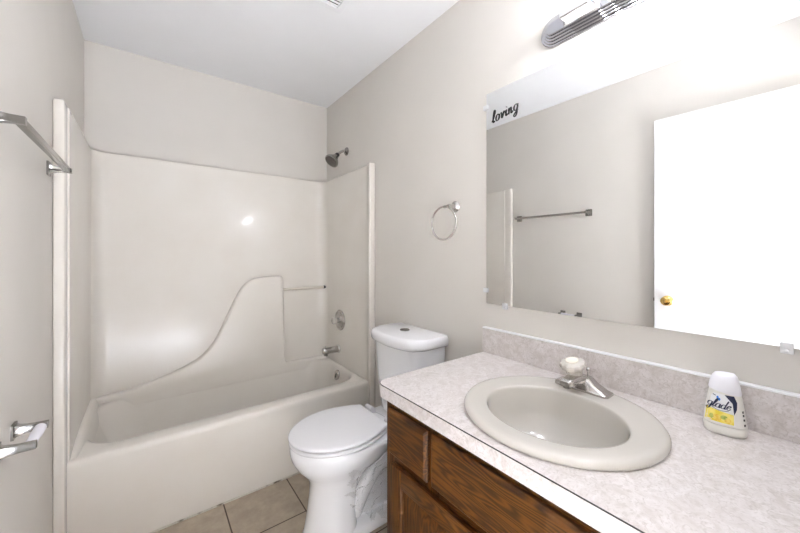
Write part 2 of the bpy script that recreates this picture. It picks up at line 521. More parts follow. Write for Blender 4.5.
# tub fittings on the right end
XP = W - 0.0465
t = thing('shower_valve', 'round chrome shower valve with clear knob on the tub end wall', 'shower valve', (XP, 2.317, 0.772))
bm = nb(); lathe(bm, (XP, 2.317, 0.772), (-1, 0, 0), [(0, 0.077), (0.004, 0.079), (0.009, 0.075), (0.013, 0.066), (0.010, 0.058), (0.016, 0.050), (0.020, 0.044), (0.021, 0.030), (0.021, 0.001)], 40)
es = obj('escutcheon', bm, M['nickel'], t, 20)
bm = nb(); lathe(bm, (XP - 0.017, 2.317, 0.772), (-1, 0, 0), [(0, 0.019), (0.012, 0.019), (0.014, 0.014), (0.016, 0.013)], 24)
obj('sleeve', bm, M['steel'], t, label='dark ring behind the knob')
bm = nb()
def fluted(bm, org, axis, prof, n=40, lobes=10, amp=0.06):
    ax = Vector(axis).normalized(); u = Vector((0, 0, 1)) if abs(ax.z) < 0.9 else Vector((1, 0, 0))
    a = (u - ax * u.dot(ax)).normalized(); b = ax.cross(a); org = Vector(org)
    loft(bm, [[org + ax * d + (a * math.cos(2 * PI * k / n) + b * math.sin(2 * PI * k / n)) * max(r, 1e-4) * (1 + amp * f * math.cos(lobes * 2 * PI * k / n)) for k in range(n)] for d, r, f in prof])
fluted(bm, (XP - 0.032, 2.317, 0.772), (-1, 0, 0), [(0, 0.014, 0), (0.004, 0.022, 1), (0.012, 0.026, 1), (0.024, 0.027, 1), (0.032, 0.024, 1), (0.036, 0.018, 0), (0.037, 0.001, 0)], 60, 12, 0.07)
obj('knob', bm, M['acrylic'], t, label='clear acrylic knob')

t = thing('tub_spout', 'short chrome tub spout below the shower valve', 'faucet', (XP, 2.345, 0.545))
bm = nb()
lathe(bm, (XP - 0.0006, 2.345, 0.545), (-1, 0, 0), [(0, 0.029), (0.010, 0.029), (0.013, 0.025), (0.08, 0.024), (0.125, 0.0245), (0.131, 0.022), (0.133, 0.001)], 28)
sp = obj('spout_body', bm, M['nickel'], t)
bm = nb(); lathe(bm, (XP - 0.0006, 2.345, 0.545), (-1, 0, 0), [(0, 0.033), (0.006, 0.033), (0.012, 0.027)], 28)
obj('wall_collar', bm, M['chrome'], t)
bm = nb(); tube(bm, [(XP - 0.108, 2.345, 0.525), (XP - 0.108, 2.345, 0.510)], 0.015, 18)
obj('spout_outlet', bm, M['steel'], t, label='dark outlet ring under the tip')
bm = nb(); lathe(bm, (XP - 0.112, 2.345, 0.560), (0, 0, 1), [(0, 0.004), (0.014, 0.004), (0.016, 0.007), (0.022, 0.007), (0.024, 0.003)], 16)
obj('diverter_pin', bm, M['chrome'], t)

XO = ix1 - 0.0225
t = thing('overflow_plate', 'small round chrome overflow plate low on the tub end', 'overflow plate', (XO, 2.30, 0.362))
bm = nb(); lathe(bm, (XO, 2.30, 0.362), (-1, 0, 0.25), [(0, 0.036), (0.006, 0.037), (0.011, 0.034), (0.014, 0.024), (0.0145, 0.001)], 32)
obj('plate', bm, M['nickel'], t)
bm = nb(); tube(bm, [(XO - 0.010, 2.30, 0.364), (XO - 0.018, 2.30, 0.366)], 0.005, 12); tube(bm, [(XO - 0.013, 2.30, 0.380), (XO - 0.022, 2.30, 0.346)], 0.004, 10)
obj('trip_lever', bm, M['steel'], t, label='small trip lever')

t = thing('shower_fixture', 'dark chrome shower head on a short arm high on the right wall', 'shower head', (W, 2.30, 2.072))
bm = nb(); lathe(bm, (W - 0.0005, 2.30, 2.072), (-1, 0, 0), [(0, 0.031), (0.003, 0.032), (0.012, 0.025), (0.018, 0.013)], 28)
obj('wall_flange', bm, M['steel'], t)
bm = nb(); tube(bm, smooth_path([(W - 0.008, 2.30, 2.072), (W - 0.034, 2.30, 2.069), (W - 0.060, 2.30, 2.052), (W - 0.082, 2.30, 2.030)], 6), 0.0105, 16)
obj('shower_arm', bm, M['nickel'], t)
hd = Vector((-0.66, -0.10, -0.74)).normalized(); h0 = Vector((W - 0.076, 2.30, 2.038))
bm = nb(); lathe(bm, h0, hd, [(0, 0.014), (0.004, 0.017), (0.018, 0.017), (0.022, 0.013)], 24)
obj('ball_joint', bm, M['dark'], t, label='black ball joint')
bm = nb(); lathe(bm, h0 + hd * 0.019, hd, [(0, 0.014), (0.008, 0.021), (0.020, 0.025), (0.040, 0.041), (0.056, 0.052), (0.068, 0.055), (0.073, 0.053), (0.073, 0.046)], 36)
hh = obj('shower_head', bm, M['steel'], t)
bm = nb(); lathe(bm, h0 + hd * 0.089, hd, [(0, 0.046), (0.005, 0.046), (0.006, 0.036), (0.0065, 0.001)], 36)
for rr in (0.014, 0.026, 0.037):
    for q in range(int(rr * 500)):
        a = 2 * PI * q / int(rr * 500); u = hd.orthogonal().normalized(); v = hd.cross(u)
        c = h0 + hd * 0.095 + (u * math.cos(a) + v * math.sin(a)) * rr
        tube(bm, [c, c + hd * 0.003], 0.002, 6)
obj('spray_face', bm, M['face'], hh, label='dark spray face with nozzles')

# ---------------------------------------------------------------- toilet
TY = 1.42
toi = thing('toilet', 'white two-piece toilet with closed lid between the tub and vanity', 'toilet', (1.16, TY, 0))
def egg(xf, xb, hw, z, n=56, back=0.62, p=2.15):
    """egg outline: pointed towards -X (front)"""
    out = []
    xm = xf + (xb - xf) * 0.56
    for i in range(n):
        a = 2 * PI * i / n
        c, s = math.cos(a), math.sin(a)
        if c < 0:
            x = xm + (xm - xf) * c
            y = hw * math.copysign(abs(s) ** (2 / 2.0), s)
        else:
            x = xm + (xb - xm) * math.copysign(abs(c) ** (2 / 2.9), c)
            y = hw * math.copysign(abs(s) ** (2 / 2.4), s)
        out.append((x, TY + y, z))
    return out
bm = nb()
loft(bm, [egg(0.845, 1.085, 0.122, 0.001), egg(0.843, 1.085, 0.124, 0.012), egg(0.852, 1.082, 0.118, 0.03), egg(0.866, 1.076, 0.108, 0.12), egg(0.876, 1.08, 0.102, 0.20), egg(0.876, 1.10, 0.106, 0.262),
          egg(0.852, 1.16, 0.126, 0.300), egg(0.818, 1.22, 0.156, 0.338), egg(0.797, 1.26, 0.177, 0.375), egg(0.789, 1.28, 0.184, 0.405), egg(0.789, 1.285, 0.185, 0.426), egg(0.794, 1.28, 0.181, 0.435), egg(0.806, 1.27, 0.168, 0.438)])
# rear body with the trapway and the shelf that carries the tank
def rr3(x0, x1, hw, z, r=0.03): return rrect(x0, x1, TY - hw, TY + hw, z, r, 6)
loft(bm, [rr3(1.05, 1.45, 0.062, 0.03), rr3(1.05, 1.45, 0.060, 0.16), rr3(1.05, 1.46, 0.066, 0.25), rr3(1.06, 1.48, 0.085, 0.31), rr3(1.08, 1.495, 0.115, 0.355), rr3(1.10, 1.50, 0.135, 0.385), rr3(1.10, 1.50, 0.138, 0.418), rr3(1.105, 1.495, 0.132, 0.43)])
# base foot
loft(bm, [rr3(0.93, 1.44, 0.118, 0.001, 0.05), rr3(0.93, 1.44, 0.118, 0.03, 0.05), rr3(0.94, 1.43, 0.108, 0.042, 0.05), rr3(0.96, 1.42, 0.085, 0.048, 0.045)])
# snaking trapway bulges on both flanks
for s in (-1, 1):
    tube(bm, smooth_path([(1.06, TY + s * 0.045, 0.08), (1.12, TY + s * 0.058, 0.20), (1.20, TY + s * 0.064, 0.275), (1.29, TY + s * 0.064, 0.25), (1.36, TY + s * 0.060, 0.16), (1.40, TY + s * 0.05, 0.05)], 6), 0.045, 16)
obj('bowl', bm, M['porc'], toi, 45)
def slab(z0, z1, xf, xb, hw, e=0.005):
    bm = nb()
    h = z1 - z0
    loft(bm, [seg(xf + e, xb - e, hw - e, z0), seg(xf, xb, hw, z0 + h * 0.3), seg(xf, xb, hw, z0 + h * 0.65), seg(xf + e * 0.7, xb - e * 0.7, hw - e * 0.7, z1 - h * 0.1), seg(xf + e * 2.2, xb - e * 2.2, hw - e * 2.2, z1), seg(xf + 0.06, xb - 0.05, hw - 0.06, z1 + 0.0025)])
    return bm
def seg(xf, xb, hw, z, n=56):
    """seat outline: rounded front, straight hinge edge at the back"""
    out = []
    xm = xf + (xb - xf) * 0.56
    for i in range(n + 1):
        a = PI / 2 + PI * i / n
        out.append((xm + (xm - xf) * math.cos(a), TY + hw * math.sin(a), z))
    for f in (0.25, 0.5, 0.75, 0.93, 1.0):
        w = hw * (1 - 0.30 * f ** 1.8)
        out.append((xm + (xb - xm) * f, TY - w, z))
    for f in (1.0, 0.93, 0.75, 0.5, 0.25):
        w = hw * (1 - 0.30 * f ** 1.8)
        out.append((xm + (xb - xm) * f, TY + w, z))
    return out
obj('seat', slab(0.440, 0.456, 0.786, 1.208, 0.186), M['seat'], toi, 50)
obj('lid', slab(0.461, 0.478, 0.783, 1.208, 0.186), M['seat'], toi, 50)
for s in (-1, 1):
    bm = nb(); tube(bm, [(1.240, TY + s * 0.062, 0.462), (1.240, TY + s * 0.118, 0.462)], 0.013, 14); box(bm, 1.226, 1.262, TY + s * 0.09 - 0.022, TY + s * 0.09 + 0.022, 0.430, 0.458, 0.004)
    obj('hinge', bm, M['seat'], toi)
def tank(x_f, x_b, hw, z, bow, n=17, r=0.055, TY=1.397):
    hw -= 0.025; z += 0.011 if z > 0.7 else 0
    """tank outline: flat back at the wall, bowed front"""
    out = [(x_b, TY - hw + 0.01, z), (x_b - 0.01, TY - hw, z)]
    for i in range(n):
        t_ = -1 + 2 * i / (n - 1)
        y = TY + hw * t_
        x = x_f - bow * (1 - t_ * t_)
        d = min(hw - abs(hw * t_), r)
        x += r - math.sqrt(max(r * r - (r - d) ** 2, 0))
        out.append((x, y, z))
    out += [(x_b - 0.01, TY + hw, z), (x_b, TY + hw - 0.01, z)]
    return out
bm = nb()
loft(bm, [tank(1.345, 1.505, 0.175, 0.4305, 0.02), tank(1.335, 1.508, 0.188, 0.445, 0.03), tank(1.322, 1.508, 0.204, 0.62, 0.035), tank(1.312, 1.508, 0.216, 0.800, 0.04)])
tk = obj('tank', bm, M['porc'], toi, 45)
bm = nb()
loft(bm, [tank(1.306, 1.511, 0.222, 0.802, 0.042), tank(1.298, 1.514, 0.231, 0.808, 0.043), tank(1.295, 1.515, 0.234, 0.818, 0.043), tank(1.295, 1.515, 0.234, 0.840, 0.043), tank(1.298, 1.513, 0.231, 0.851, 0.043), tank(1.303, 1.510, 0.228, 0.8575, 0.043), tank(1.316, 1.504, 0.214, 0.8600, 0.042)])
tl = obj('tank_lid', bm, M['porc'], toi, 45)
bm = nb(); lathe(bm, (1.40, TY - 0.008, 0.871), (0, 0, 1), [(0, 0.027), (0.003, 0.027), (0.005, 0.024), (0.0055, 0.001)], 32)
fb = obj('flush_button', bm, M['steel'], tl, label='round chrome flush button')
bm = nb(); box(bm, 1.375, 1.425, TY - 0.0085, TY - 0.0075, 0.8762, 0.8772)
obj('button_split', bm, M['dark'], fb)
for s in (-1, 1):
    bm = nb(); lathe(bm, (1.215, TY + s * 0.098, 0.046), (0, 0, 1), [(0, 0.018), (0.006, 0.018), (0.03, 0.014), (0.038, 0.010), (0.041, 0.001)], 20)
    obj('bolt_cap', bm, M['porc'], toi, label='white cap over a floor bolt')

# crumpled clear film left on the bowl's flank
bm = nb()
nx_, nz_ = 110, 90
grid = []
for i in range(nx_ + 1):
    row = []
    for j in range(nz_ + 1):
        x = 0.93 + 0.50 * i / nx_
        z = 0.372 - 0.325 * j / nz_ - 0.02 * noise.noise(Vector((i * 0.07, 1, 3)))
        u = i / nx_
        hang = 0.178 if z > 0.37 else 0.178 - (0.37 - z) * 0.42
        hang = max(hang, 0.128)
        if x > 1.2: hang = max(hang - (x - 1.2) * 0.12, 0.122)
        v = Vector((x * 17, z * 13, 2.0))
        def ridge(f, o): return max(0.0, 1 - 3.2 * abs(noise.noise(Vector((x * f + o, z * f * 0.8 - o, o)))))
        cr = 0.016 * ridge(11, 1.0) ** 2 + 0.012 * ridge(22, 4.0) ** 2 + 0.007 * ridge(41, 8.0) + 0.010 * noise.noise(v * 0.5)
        row.append(bm.verts.new((x + 0.006 * noise.noise(v + Vector((9, 0, 0))), TY - hang - 0.012 - cr * (0.45 + 0.55 * min(1, j / 14)), z + 0.012 * noise.noise(Vector((x * 9, 3, 1))))))
    grid.append(row)
for i in range(nx_):
    for j in range(nz_):
        x = i / nx_; 
        lim = nz_ * (0.35 + 0.65 * min(1, x * 2.2) + 0.12 * noise.noise(Vector((i * 0.12, 7, 0))))
        if j < lim and x > 0.06 + 0.20 * abs(noise.noise(Vector((j * 0.06, 2, 5)))) + 0.06 * noise.noise(Vector((j * 0.3, 2, 9))):
            bm.faces.new((grid[i][j], grid[i + 1][j], grid[i + 1][j + 1], grid[i][j + 1]))
bmesh.ops.delete(bm, geom=[v for v in bm.verts if not v.link_faces], context='VERTS')
obj('plastic_wrap', bm, M['film'], None, 180, 'crumpled clear plastic wrap hanging on the side of the toilet bowl', 'plastic wrap', loc=(1.2, TY - 0.15, 0.2))

# ---------------------------------------------------------------- vanity
XC, YC0, YC1 = 0.945, -0.05, 0.922     # cabinet front face, right and left ends
ZC = 0.799                            # cabinet top
van = thing('vanity_cabinet', 'dark stained oak vanity cabinet under the mottled counter', 'cabinet', (1.23, 0.44, 0))
bm = nb()
box(bm, XC + 0.021, W - 0.004, YC1 - 0.018, YC1, 0.0, ZC - 0.002, 0.001)
box(bm, XC + 0.021, W - 0.004, YC0, YC0 + 0.018, 0.0, ZC - 0.002, 0.001)
box(bm, XC + 0.021, W - 0.004, YC0 + 0.018, YC1 - 0.018, 0.09, 0.105)
box(bm, XC + 0.06, XC + 0.075, YC0 + 0.018, YC1 - 0.018, 0.0, 0.09)
obj('carcass', bm, M['oak_v'], van)
ff = thing('face_frame', None, None, van.location)
ff.parent = van
ff.location = (0, 0, 0)
ST = ((YC1 - 0.036, YC1 + 0.004), (0.672, 0.732), (0.175, 0.225), (YC0, YC0 + 0.04))
for y0, y1 in ST:
    obj('frame_stile', box(nb(), XC, XC + 0.02, y0, y1, 0.09, ZC - 0.002, 0.001), M['oak_v'], ff)
for z0, z1 in ((ZC - 0.04, ZC - 0.002), (0.590, 0.640), (0.09, 0.13)):
    obj('frame_rail', box(nb(), XC + 0.0006, XC + 0.0194, YC0 + 0.01, YC1 - 0.01, z0, z1, 0.001), M['oak_h'], ff)
def raised(y0, y1, z0, z1, m, name, parent):
    """slab front with a wide bevelled border"""
    bm = nb()
    xs = XC - 0.019
    def rect(x, d): return [(x, y0 + d, z0 + d), (x, y1 - d, z0 + d), (x, y1 - d, z1 - d), (x, y0 + d, z1 - d)]
    loft(bm, [rect(XC - 0.001, 0), rect(XC - 0.010, 0), rect(XC - 0.0125, 0.0015), rect(xs + 0.0015, 0.007), rect(xs, 0.0095), rect(xs, 0.012)])
    return obj(name, bm, m, parent, 20)
raised(0.710, 0.896, 0.628, 0.776, M['oak_h'], 'drawer', van)
raised(0.208, 0.691, 0.628, 0.776, M['oak_h'], 'false_front', van)
raised(0.0, 0.189, 0.628, 0.776, M['oak_h'], 'drawer', van)
def cab_door(y0, y1, z0, z1):
    s = 0.056
    d = thing('cabinet_door', None, None, van.location)
    d.parent = van
    d.location = (0, 0, 0)
    for a in (y0, y1 - s):
        obj('stile', box(nb(), XC - 0.020, XC - 0.001, a, a + s, z0, z1, 0.004), M['oak_v'], d, 25)
    for a in (z1 - s, z0):
        obj('rail', box(nb(), XC - 0.0195, XC - 0.001, y0 + s, y1 - s, a, a + s, 0.004), M['oak_h'], d, 25)
    bm = nb()
    def rect(x, q): return [(x, y0 + s + q, z0 + s + q), (x, y1 - s - q, z0 + s + q), (x, y1 - s - q, z1 - s - q), (x, y0 + s + q, z1 - s - q)]
    loft(bm, [rect(XC - 0.002, -0.004), rect(XC - 0.008, -0.004), rect(XC - 0.008, 0.004), rect(XC - 0.014, 0.030), rect(XC - 0.0145, 0.032)])
    obj('door_panel', bm, M['oak_v'], d, 20)
cab_door(0.462, 0.880, 0.115, 0.604)
cab_door(0.030, 0.438, 0.115, 0.604)

# counter: slab with an oval hole, bands at its edges
ctop = thing('countertop', 'pale mottled laminate countertop with backsplash on the oak vanity', 'countertop', (1.22, 0.46, 0.80))
X0, X1, Y0, Y1, Z0, Z1 = 0.925, W - 0.003, -0.055, 0.972, 0.7995, 0.841
SX, SY, SA, SB = 1.196, 0.474, 0.244, 0.250          # sink centre and half axes
N = 160
def rim_pt(a, r, xa, xb, ya, yb):
    """ray from the sink centre to a rectangle whose front-left corner is rounded by r"""
    c, s = math.cos(a), math.sin(a)
    tt = min(((xb - SX) / c if c > 1e-9 else (xa - SX) / c if c < -1e-9 else 1e9), ((yb - SY) / s if s > 1e-9 else (ya - SY) / s if s < -1e-9 else 1e9))
    x, y = SX + c * tt, SY + s * tt
    cx, cy = xa + r, yb - r
    if r and x < cx and y > cy:
        ox, oy = SX - cx, SY - cy
        B = ox * c + oy * s; C_ = ox * ox + oy * oy - r * r
        tt = -B + math.sqrt(max(B * B - C_, 0))
        x, y = SX + c * tt, SY + s * tt
    return x, y
angs = sorted([2 * PI * i / N for i in range(N)] + [math.atan2(y - SY, x - SX) % (2 * PI) for x in (X0, X1) for y in (Y0, Y1)] + [math.atan2(Y1 - 0.045 + 0.045 * math.sin(q) - SY, X0 + 0.045 - 0.045 * math.cos(q) - SX) % (2 * PI) for q in (0.2, 0.4, 0.6, 0.8, 1.0, 1.2, 1.4)])
def crect(z, d): return [(*rim_pt(a, 0.045 - d, X0 + d, X1 - d * 0.2, Y0 + d, Y1 - d), z) for a in angs]
def hole(z, f): return [(SX + SA * f * math.cos(a), SY + SB * f * math.sin(a), z) for a in angs]
bm = nb()
loft(bm, [hole(Z0, 0.90), crect(Z0, 0.0025), crect(Z1 - 0.003, 0.0025), crect(Z1, 0.0025), hole(Z1, 0.90), hole(Z0, 0.90)], False, False)
bmesh.ops.remove_doubles(bm, verts=bm.verts, dist=1e-6)
obj('slab', bm, M['lam'], ctop, 30)
bm = nb()                                           # edge band around front and left end, a dark seam left at its top
def edge_path(d, z):
    out = [(X0 + d, Y0 + 0.002, z)]
    for q in range(9):
        a = PI - PI / 2 * q / 8
        out.append((X0 + 0.045 + (0.045 - d) * math.cos(a), Y1 - 0.045 + (0.045 - d) * math.sin(a), z))
    out.append((X1 - 0.002, Y1 - d, z))
    return out
loft(bm, [edge_path(0.0026, Z0), edge_path(0.0, Z0), edge_path(0.0, Z1 - 0.0024), edge_path(0.0026, Z1 - 0.0024), edge_path(0.0026, Z0)], False, False, closed=False)
obj('edge_band', bm, M['lam'], ctop, 30)
bm = nb()
loft(bm, [edge_path(0.0026, Z1 - 0.0023), edge_path(0.0003, Z1 - 0.0023), edge_path(0.0003, Z1 - 0.0006), edge_path(0.0026, Z1 - 0.0003), edge_path(0.0026, Z1 - 0.0023)], False, False, closed=False)
obj('edge_seam', bm, M['dark'], ctop, 30, label='thin dark seam along the front edge')
bm = nb()
box(bm, W - 0.022, W - 0.003, Y0 + 0.001, 0.972, Z1 + 0.0003, 0.948, 0.0012, 1)
bs = obj('backsplash', bm, M['lam'], ctop, 25)
bm = nb()
box(bm, W - 0.0235, W - 0.002, Y0 + 0.001, 0.972, 0.9482, 0.9535, 0.0015)
obj('caulk_line', bm, M['white'], bs, label='white caulk line along the backsplash top')

# sink
sink = thing('sink', 'oval bone-coloured drop-in sink set in the countertop', 'sink', (SX, SY, Z1))
BX, BY = SX - 0.024, SY - 0.003                       # bowl centre
def srim(f, z, d=0): return ell(SX, SY, z, SA * f - d, SB * f - d, 96)
def sbowl(f, z): return ell(BX, BY, z, 0.158 * f, 0.178 * f, 96)
bm = nb()
e_ = 0.0006
rings = [srim(0.86, Z1 - 0.012), srim(0.895, Z1 - 0.006), srim(0.895, Z1 + e_), srim(0.99, Z1 + e_), srim(1.0, Z1 + 0.004), srim(0.998, Z1 + 0.010), srim(0.98, Z1 + 0.0155), srim(0.95, Z1 + 0.018), srim(0.90, Z1 + 0.0185)]
mid = [[(a[0] * 0.5 + b[0] * 0.5, a[1] * 0.5 + b[1] * 0.5, Z1 + 0.0175) for a, b in zip(srim(0.90, 0), sbowl(1.03, 0))]]
rings += mid + [sbowl(1.03, Z1 + 0.0165), sbowl(1.005, Z1 + 0.0155), sbowl(0.992, Z1 + 0.012), sbowl(0.985, Z1 + 0.004), sbowl(0.96, Z1 - 0.03), sbowl(0.92, Z1 - 0.06), sbowl(0.84, Z1 - 0.09), sbowl(0.70, Z1 - 0.112), sbowl(0.48, Z1 - 0.127), sbowl(0.30, Z1 - 0.135), sbowl(0.14, Z1 - 0.139),
          sbowl(0.14, Z1 - 0.15), sbowl(0.5, Z1 - 0.142), sbowl(0.86, Z1 - 0.108), sbowl(1.0, Z1 - 0.05), srim(0.86, Z1 - 0.012)]
loft(bm, rings, False, False)
bmesh.ops.remove_doubles(bm, verts=bm.verts, dist=1e-6)
obj('basin', bm, M['bone'], sink, 50)
bm = nb(); lathe(bm, (BX, BY, Z1 - 0.1405), (0, 0, 1), [(0, 0.021), (0.003, 0.023), (0.004, 0.020), (0.003, 0.017), (0.006, 0.014), (0.007, 0.001)], 28)
obj('drain', bm, M['steel'], sink, label='metal drain stopper')

# faucet
FX, FY, FZ = 1.385, 0.490, Z1 + 0.0195
fau = thing('faucet', 'worn chrome sink faucet with clear knob on the sink rim', 'faucet', (FX, FY, FZ))
bm = nb()
def fr(x0, x1, y0, y1, z, r=0.012): return rrect(x0, x1, y0, y1, z, r, 5)
loft(bm, [fr(FX - 0.030, FX + 0.026, FY - 0.085, FY + 0.074, FZ), fr(FX - 0.030, FX + 0.026, FY - 0.085, FY + 0.074, FZ + 0.006), fr(FX - 0.027, FX + 0.023, FY - 0.074, FY + 0.074, FZ + 0.010),
          fr(FX - 0.024, FX + 0.022, FY - 0.046, FY + 0.044, FZ + 0.024), fr(FX - 0.022, FX + 0.020, FY - 0.036, FY + 0.036, FZ + 0.034), fr(FX - 0.020, FX + 0.018, FY - 0.028, FY + 0.028, FZ + 0.040, 0.010)])
obj('base', bm, M['nickel'], fau, 30)
bm = nb()
def sec(x, zc, hy, hz, r):
    return [(x, y, z) for y, z, _ in rrect(FY - hy, FY + hy, zc - hz, zc + hz, 0, r, 4)]
loft(bm, [sec(FX - 0.005, FZ + 0.030, 0.024, 0.014, 0.008), sec(FX - 0.03, FZ + 0.036, 0.022, 0.013, 0.008), sec(FX - 0.06, FZ + 0.040, 0.019, 0.011, 0.007), sec(FX - 0.085, FZ + 0.040, 0.017, 0.010, 0.006), sec(FX - 0.102, FZ + 0.038, 0.016, 0.009, 0.006), sec(FX - 0.106, FZ + 0.037, 0.013, 0.007, 0.005)])
sp = obj('spout', bm, M['nickel'], fau, 35)
bm = nb(); lathe(bm, (FX - 0.090, FY, FZ + 0.033), (0, 0, -1), [(0, 0.011), (0.010, 0.011), (0.012, 0.008), (0.012, 0.001)], 20)
obj('aerator', bm, M['steel'], sp)
kx = Vector((-0.28, 0.05, 1)).normalized(); k0 = Vector((FX - 0.026, FY + 0.006, FZ + 0.036))
bm = nb(); lathe(bm, k0, kx, [(0, 0.022), (0.008, 0.021), (0.012, 0.018)], 28)
obj('collar', bm, M['nickel'], fau)
bm = nb()
fluted(bm, k0 + kx * 0.0105, kx, [(0, 0.018, 0), (0.004, 0.022, 0.5), (0.014, 0.024, 0.6), (0.021, 0.027, 0.6), (0.028, 0.035, 1), (0.036, 0.037, 1), (0.042, 0.034, 1), (0.046, 0.027, 0.3), (0.047, 0.019, 0), (0.0475, 0.001, 0)], 72, 12, 0.05)
kn = obj('knob', bm, M['acrylic'], fau, 30, label='clear fluted acrylic knob')
bm = nb(); lathe(bm, k0 + kx * 0.058, kx, [(0, 0.018), (0.002, 0.018), (0.003, 0.013), (0.0032, 0.001)], 24)
obj('knob_button', bm, M['ivory'], kn, label='cream index button on the knob')
bm = nb(); lathe(bm, (FX + 0.020, FY - 0.012, FZ + 0.030), (0, 0, 1), [(0, 0.003), (0.022, 0.003), (0.024, 0.006), (0.030, 0.007), (0.034, 0.004)], 14)
obj('lift_rod', bm, M['nickel'], fau)

# ---------------------------------------------------------------- stroke lettering (poly-lines, x-height 1)
def arc(cx, cy, rx, ry, a0, a1, n=10):
    return [(cx + rx * math.cos(math.radians(a0 + (a1 - a0) * i / n)), cy + ry * math.sin(math.radians(a0 + (a1 - a0) * i / n))) for i in range(n + 1)]
GLYPH = {
    'l': (0.55, [[(0.0, 0.15), (0.25, 0.8), (0.42, 1.6), (0.33, 1.95), (0.2, 1.7), (0.15, 0.8), (0.2, 0.15), (0.36, 0.0), (0.55, 0.2)]]),
    'o': (0.85, [arc(0.40, 0.5, 0.33, 0.5, 60, 420, 16), [(0.55, 0.92), (0.68, 0.78), (0.85, 0.85)]]),
    'v': (0.80, [[(0.0, 0.85), (0.12, 0.95), (0.22, 0.6), (0.35, 0.0), (0.52, 0.5), (0.62, 0.95), (0.80, 0.85)]]),
    'i': (0.50, [[(0.0, 0.5), (0.17, 0.95), (0.17, 0.25), (0.30, 0.0), (0.50, 0.25)], [(0.18, 1.32), (0.21, 1.40)]]),
    'n': (0.90, [[(0.0, 0.6), (0.12, 0.95), (0.14, 0.5), (0.12, 0.0)], [(0.13, 0.5), (0.32, 0.92), (0.50, 0.9), (0.54, 0.5), (0.56, 0.15), (0.68, 0.0), (0.90, 0.25)]]),
    'g': (0.80, [arc(0.36, 0.52, 0.32, 0.46, 40, 400, 14), [(0.66, 0.95), (0.66, 0.2), (0.62, -0.55), (0.40, -0.88), (0.14, -0.66), (0.35, -0.3), (0.80, 0.1)]]),
    'a': (0.90, [arc(0.36, 0.48, 0.32, 0.46, 40, 400, 14), [(0.66, 0.92), (0.66, 0.2), (0.75, 0.0), (0.90, 0.18)]]),
    'd': (0.90, [arc(0.36, 0.48, 0.32, 0.46, 40, 400, 14), [(0.70, 1.9), (0.67, 0.9), (0.66, 0.2), (0.75, 0.0), (0.90, 0.18)]]),
    'e': (0.75, [[(0.08, 0.42), (0.45, 0.58), (0.58, 0.80), (0.42, 0.98), (0.16, 0.78), (0.10, 0.38), (0.28, 0.02), (0.52, 0.05), (0.75, 0.3)]]),
}
def script(bm, word, put, h, r, slant=0.2, gap=0.06, wide=1.0, thick=None):
    """put(u,v) gives the 3D point of a lettering coordinate in metres"""
    x = 0.0
    for ch in word:
        w, strokes = GLYPH[ch]
        for st in strokes:
            P = smooth_path([(p[0], p[1], 0) for p in st], 3) if len(st) > 2 else [Vector((*q, 0)) for q in st]
            pts, rs = [], []
            for i_, p in enumerate(P):
                u = (x + p.x * wide + p.y * slant) * h
                pts.append(put(u, p.y * h))
                q = P[min(i_ + 1, len(P) - 1)] - P[max(i_ - 1, 0)]
                down = abs(q.y) / max(q.length, 1e-6)
                rs.append(r * (0.55 + 0.9 * down * down))
            tube(bm, pts, rs, 6)
        x += (w + gap) * wide
    return x * h

# ---------------------------------------------------------------- mirror with clips and the sticker
XM = W - 0.008
mir = thing('wall_mirror', 'large frameless wall mirror above the vanity backsplash', 'mirror', (XM, 0.46, 1.058))
bm = nb(); box(bm, XM, W - 0.001, -0.045, 0.962, 1.058, 2.0, 0.0008, 1)
obj('glass', bm, M['mirror'], mir, 20)
for y, z, vert in ((0.863, 1.058, True), (0.076, 1.058, True), (0.962, 1.94, False), (0.962, 1.118, False)):
    bm = nb()
    if vert:
        box(bm, XM - 0.006, W - 0.001, y - 0.011, y + 0.011, z - 0.014, z - 0.001, 0.002)
        box(bm, XM - 0.006, XM - 0.001, y - 0.011, y + 0.011, z - 0.006, z + 0.012, 0.002)
        lathe(bm, (XM - 0.006, y, z - 0.007), (-1, 0, 0), [(0, 0.004), (0.002, 0.003), (0.0025, 0.001)], 12)
    else:
        box(bm, XM - 0.006, W - 0.001, y + 0.001, y + 0.014, z - 0.010, z + 0.010, 0.002)
        box(bm, XM - 0.006, XM - 0.001, y - 0.010, y + 0.006, z - 0.010, z + 0.010, 0.002)
    obj('clip', bm, M['clip'], mir, label='clear plastic mirror clip')
bm = nb()
th = math.radians(-8)
def put(u, v):
    return Vector((XM - 0.0012, 0.930 - (u * math.cos(th) + v * math.sin(th)), 1.860 + (-u * math.sin(th) + v * math.cos(th))))
script(bm, 'loving', put, 0.0265, 0.0026, 0.25, 0.10)
for v in bm.verts: v.co.x = XM - 0.0012 + (v.co.x - XM + 0.0012) * 0.25
obj('mirror_sticker', bm, M['ink'], None, 60, 'black cursive lettering sticker reading loving in the mirror corner', 'sticker', loc=(XM, 0.87, 1.87))

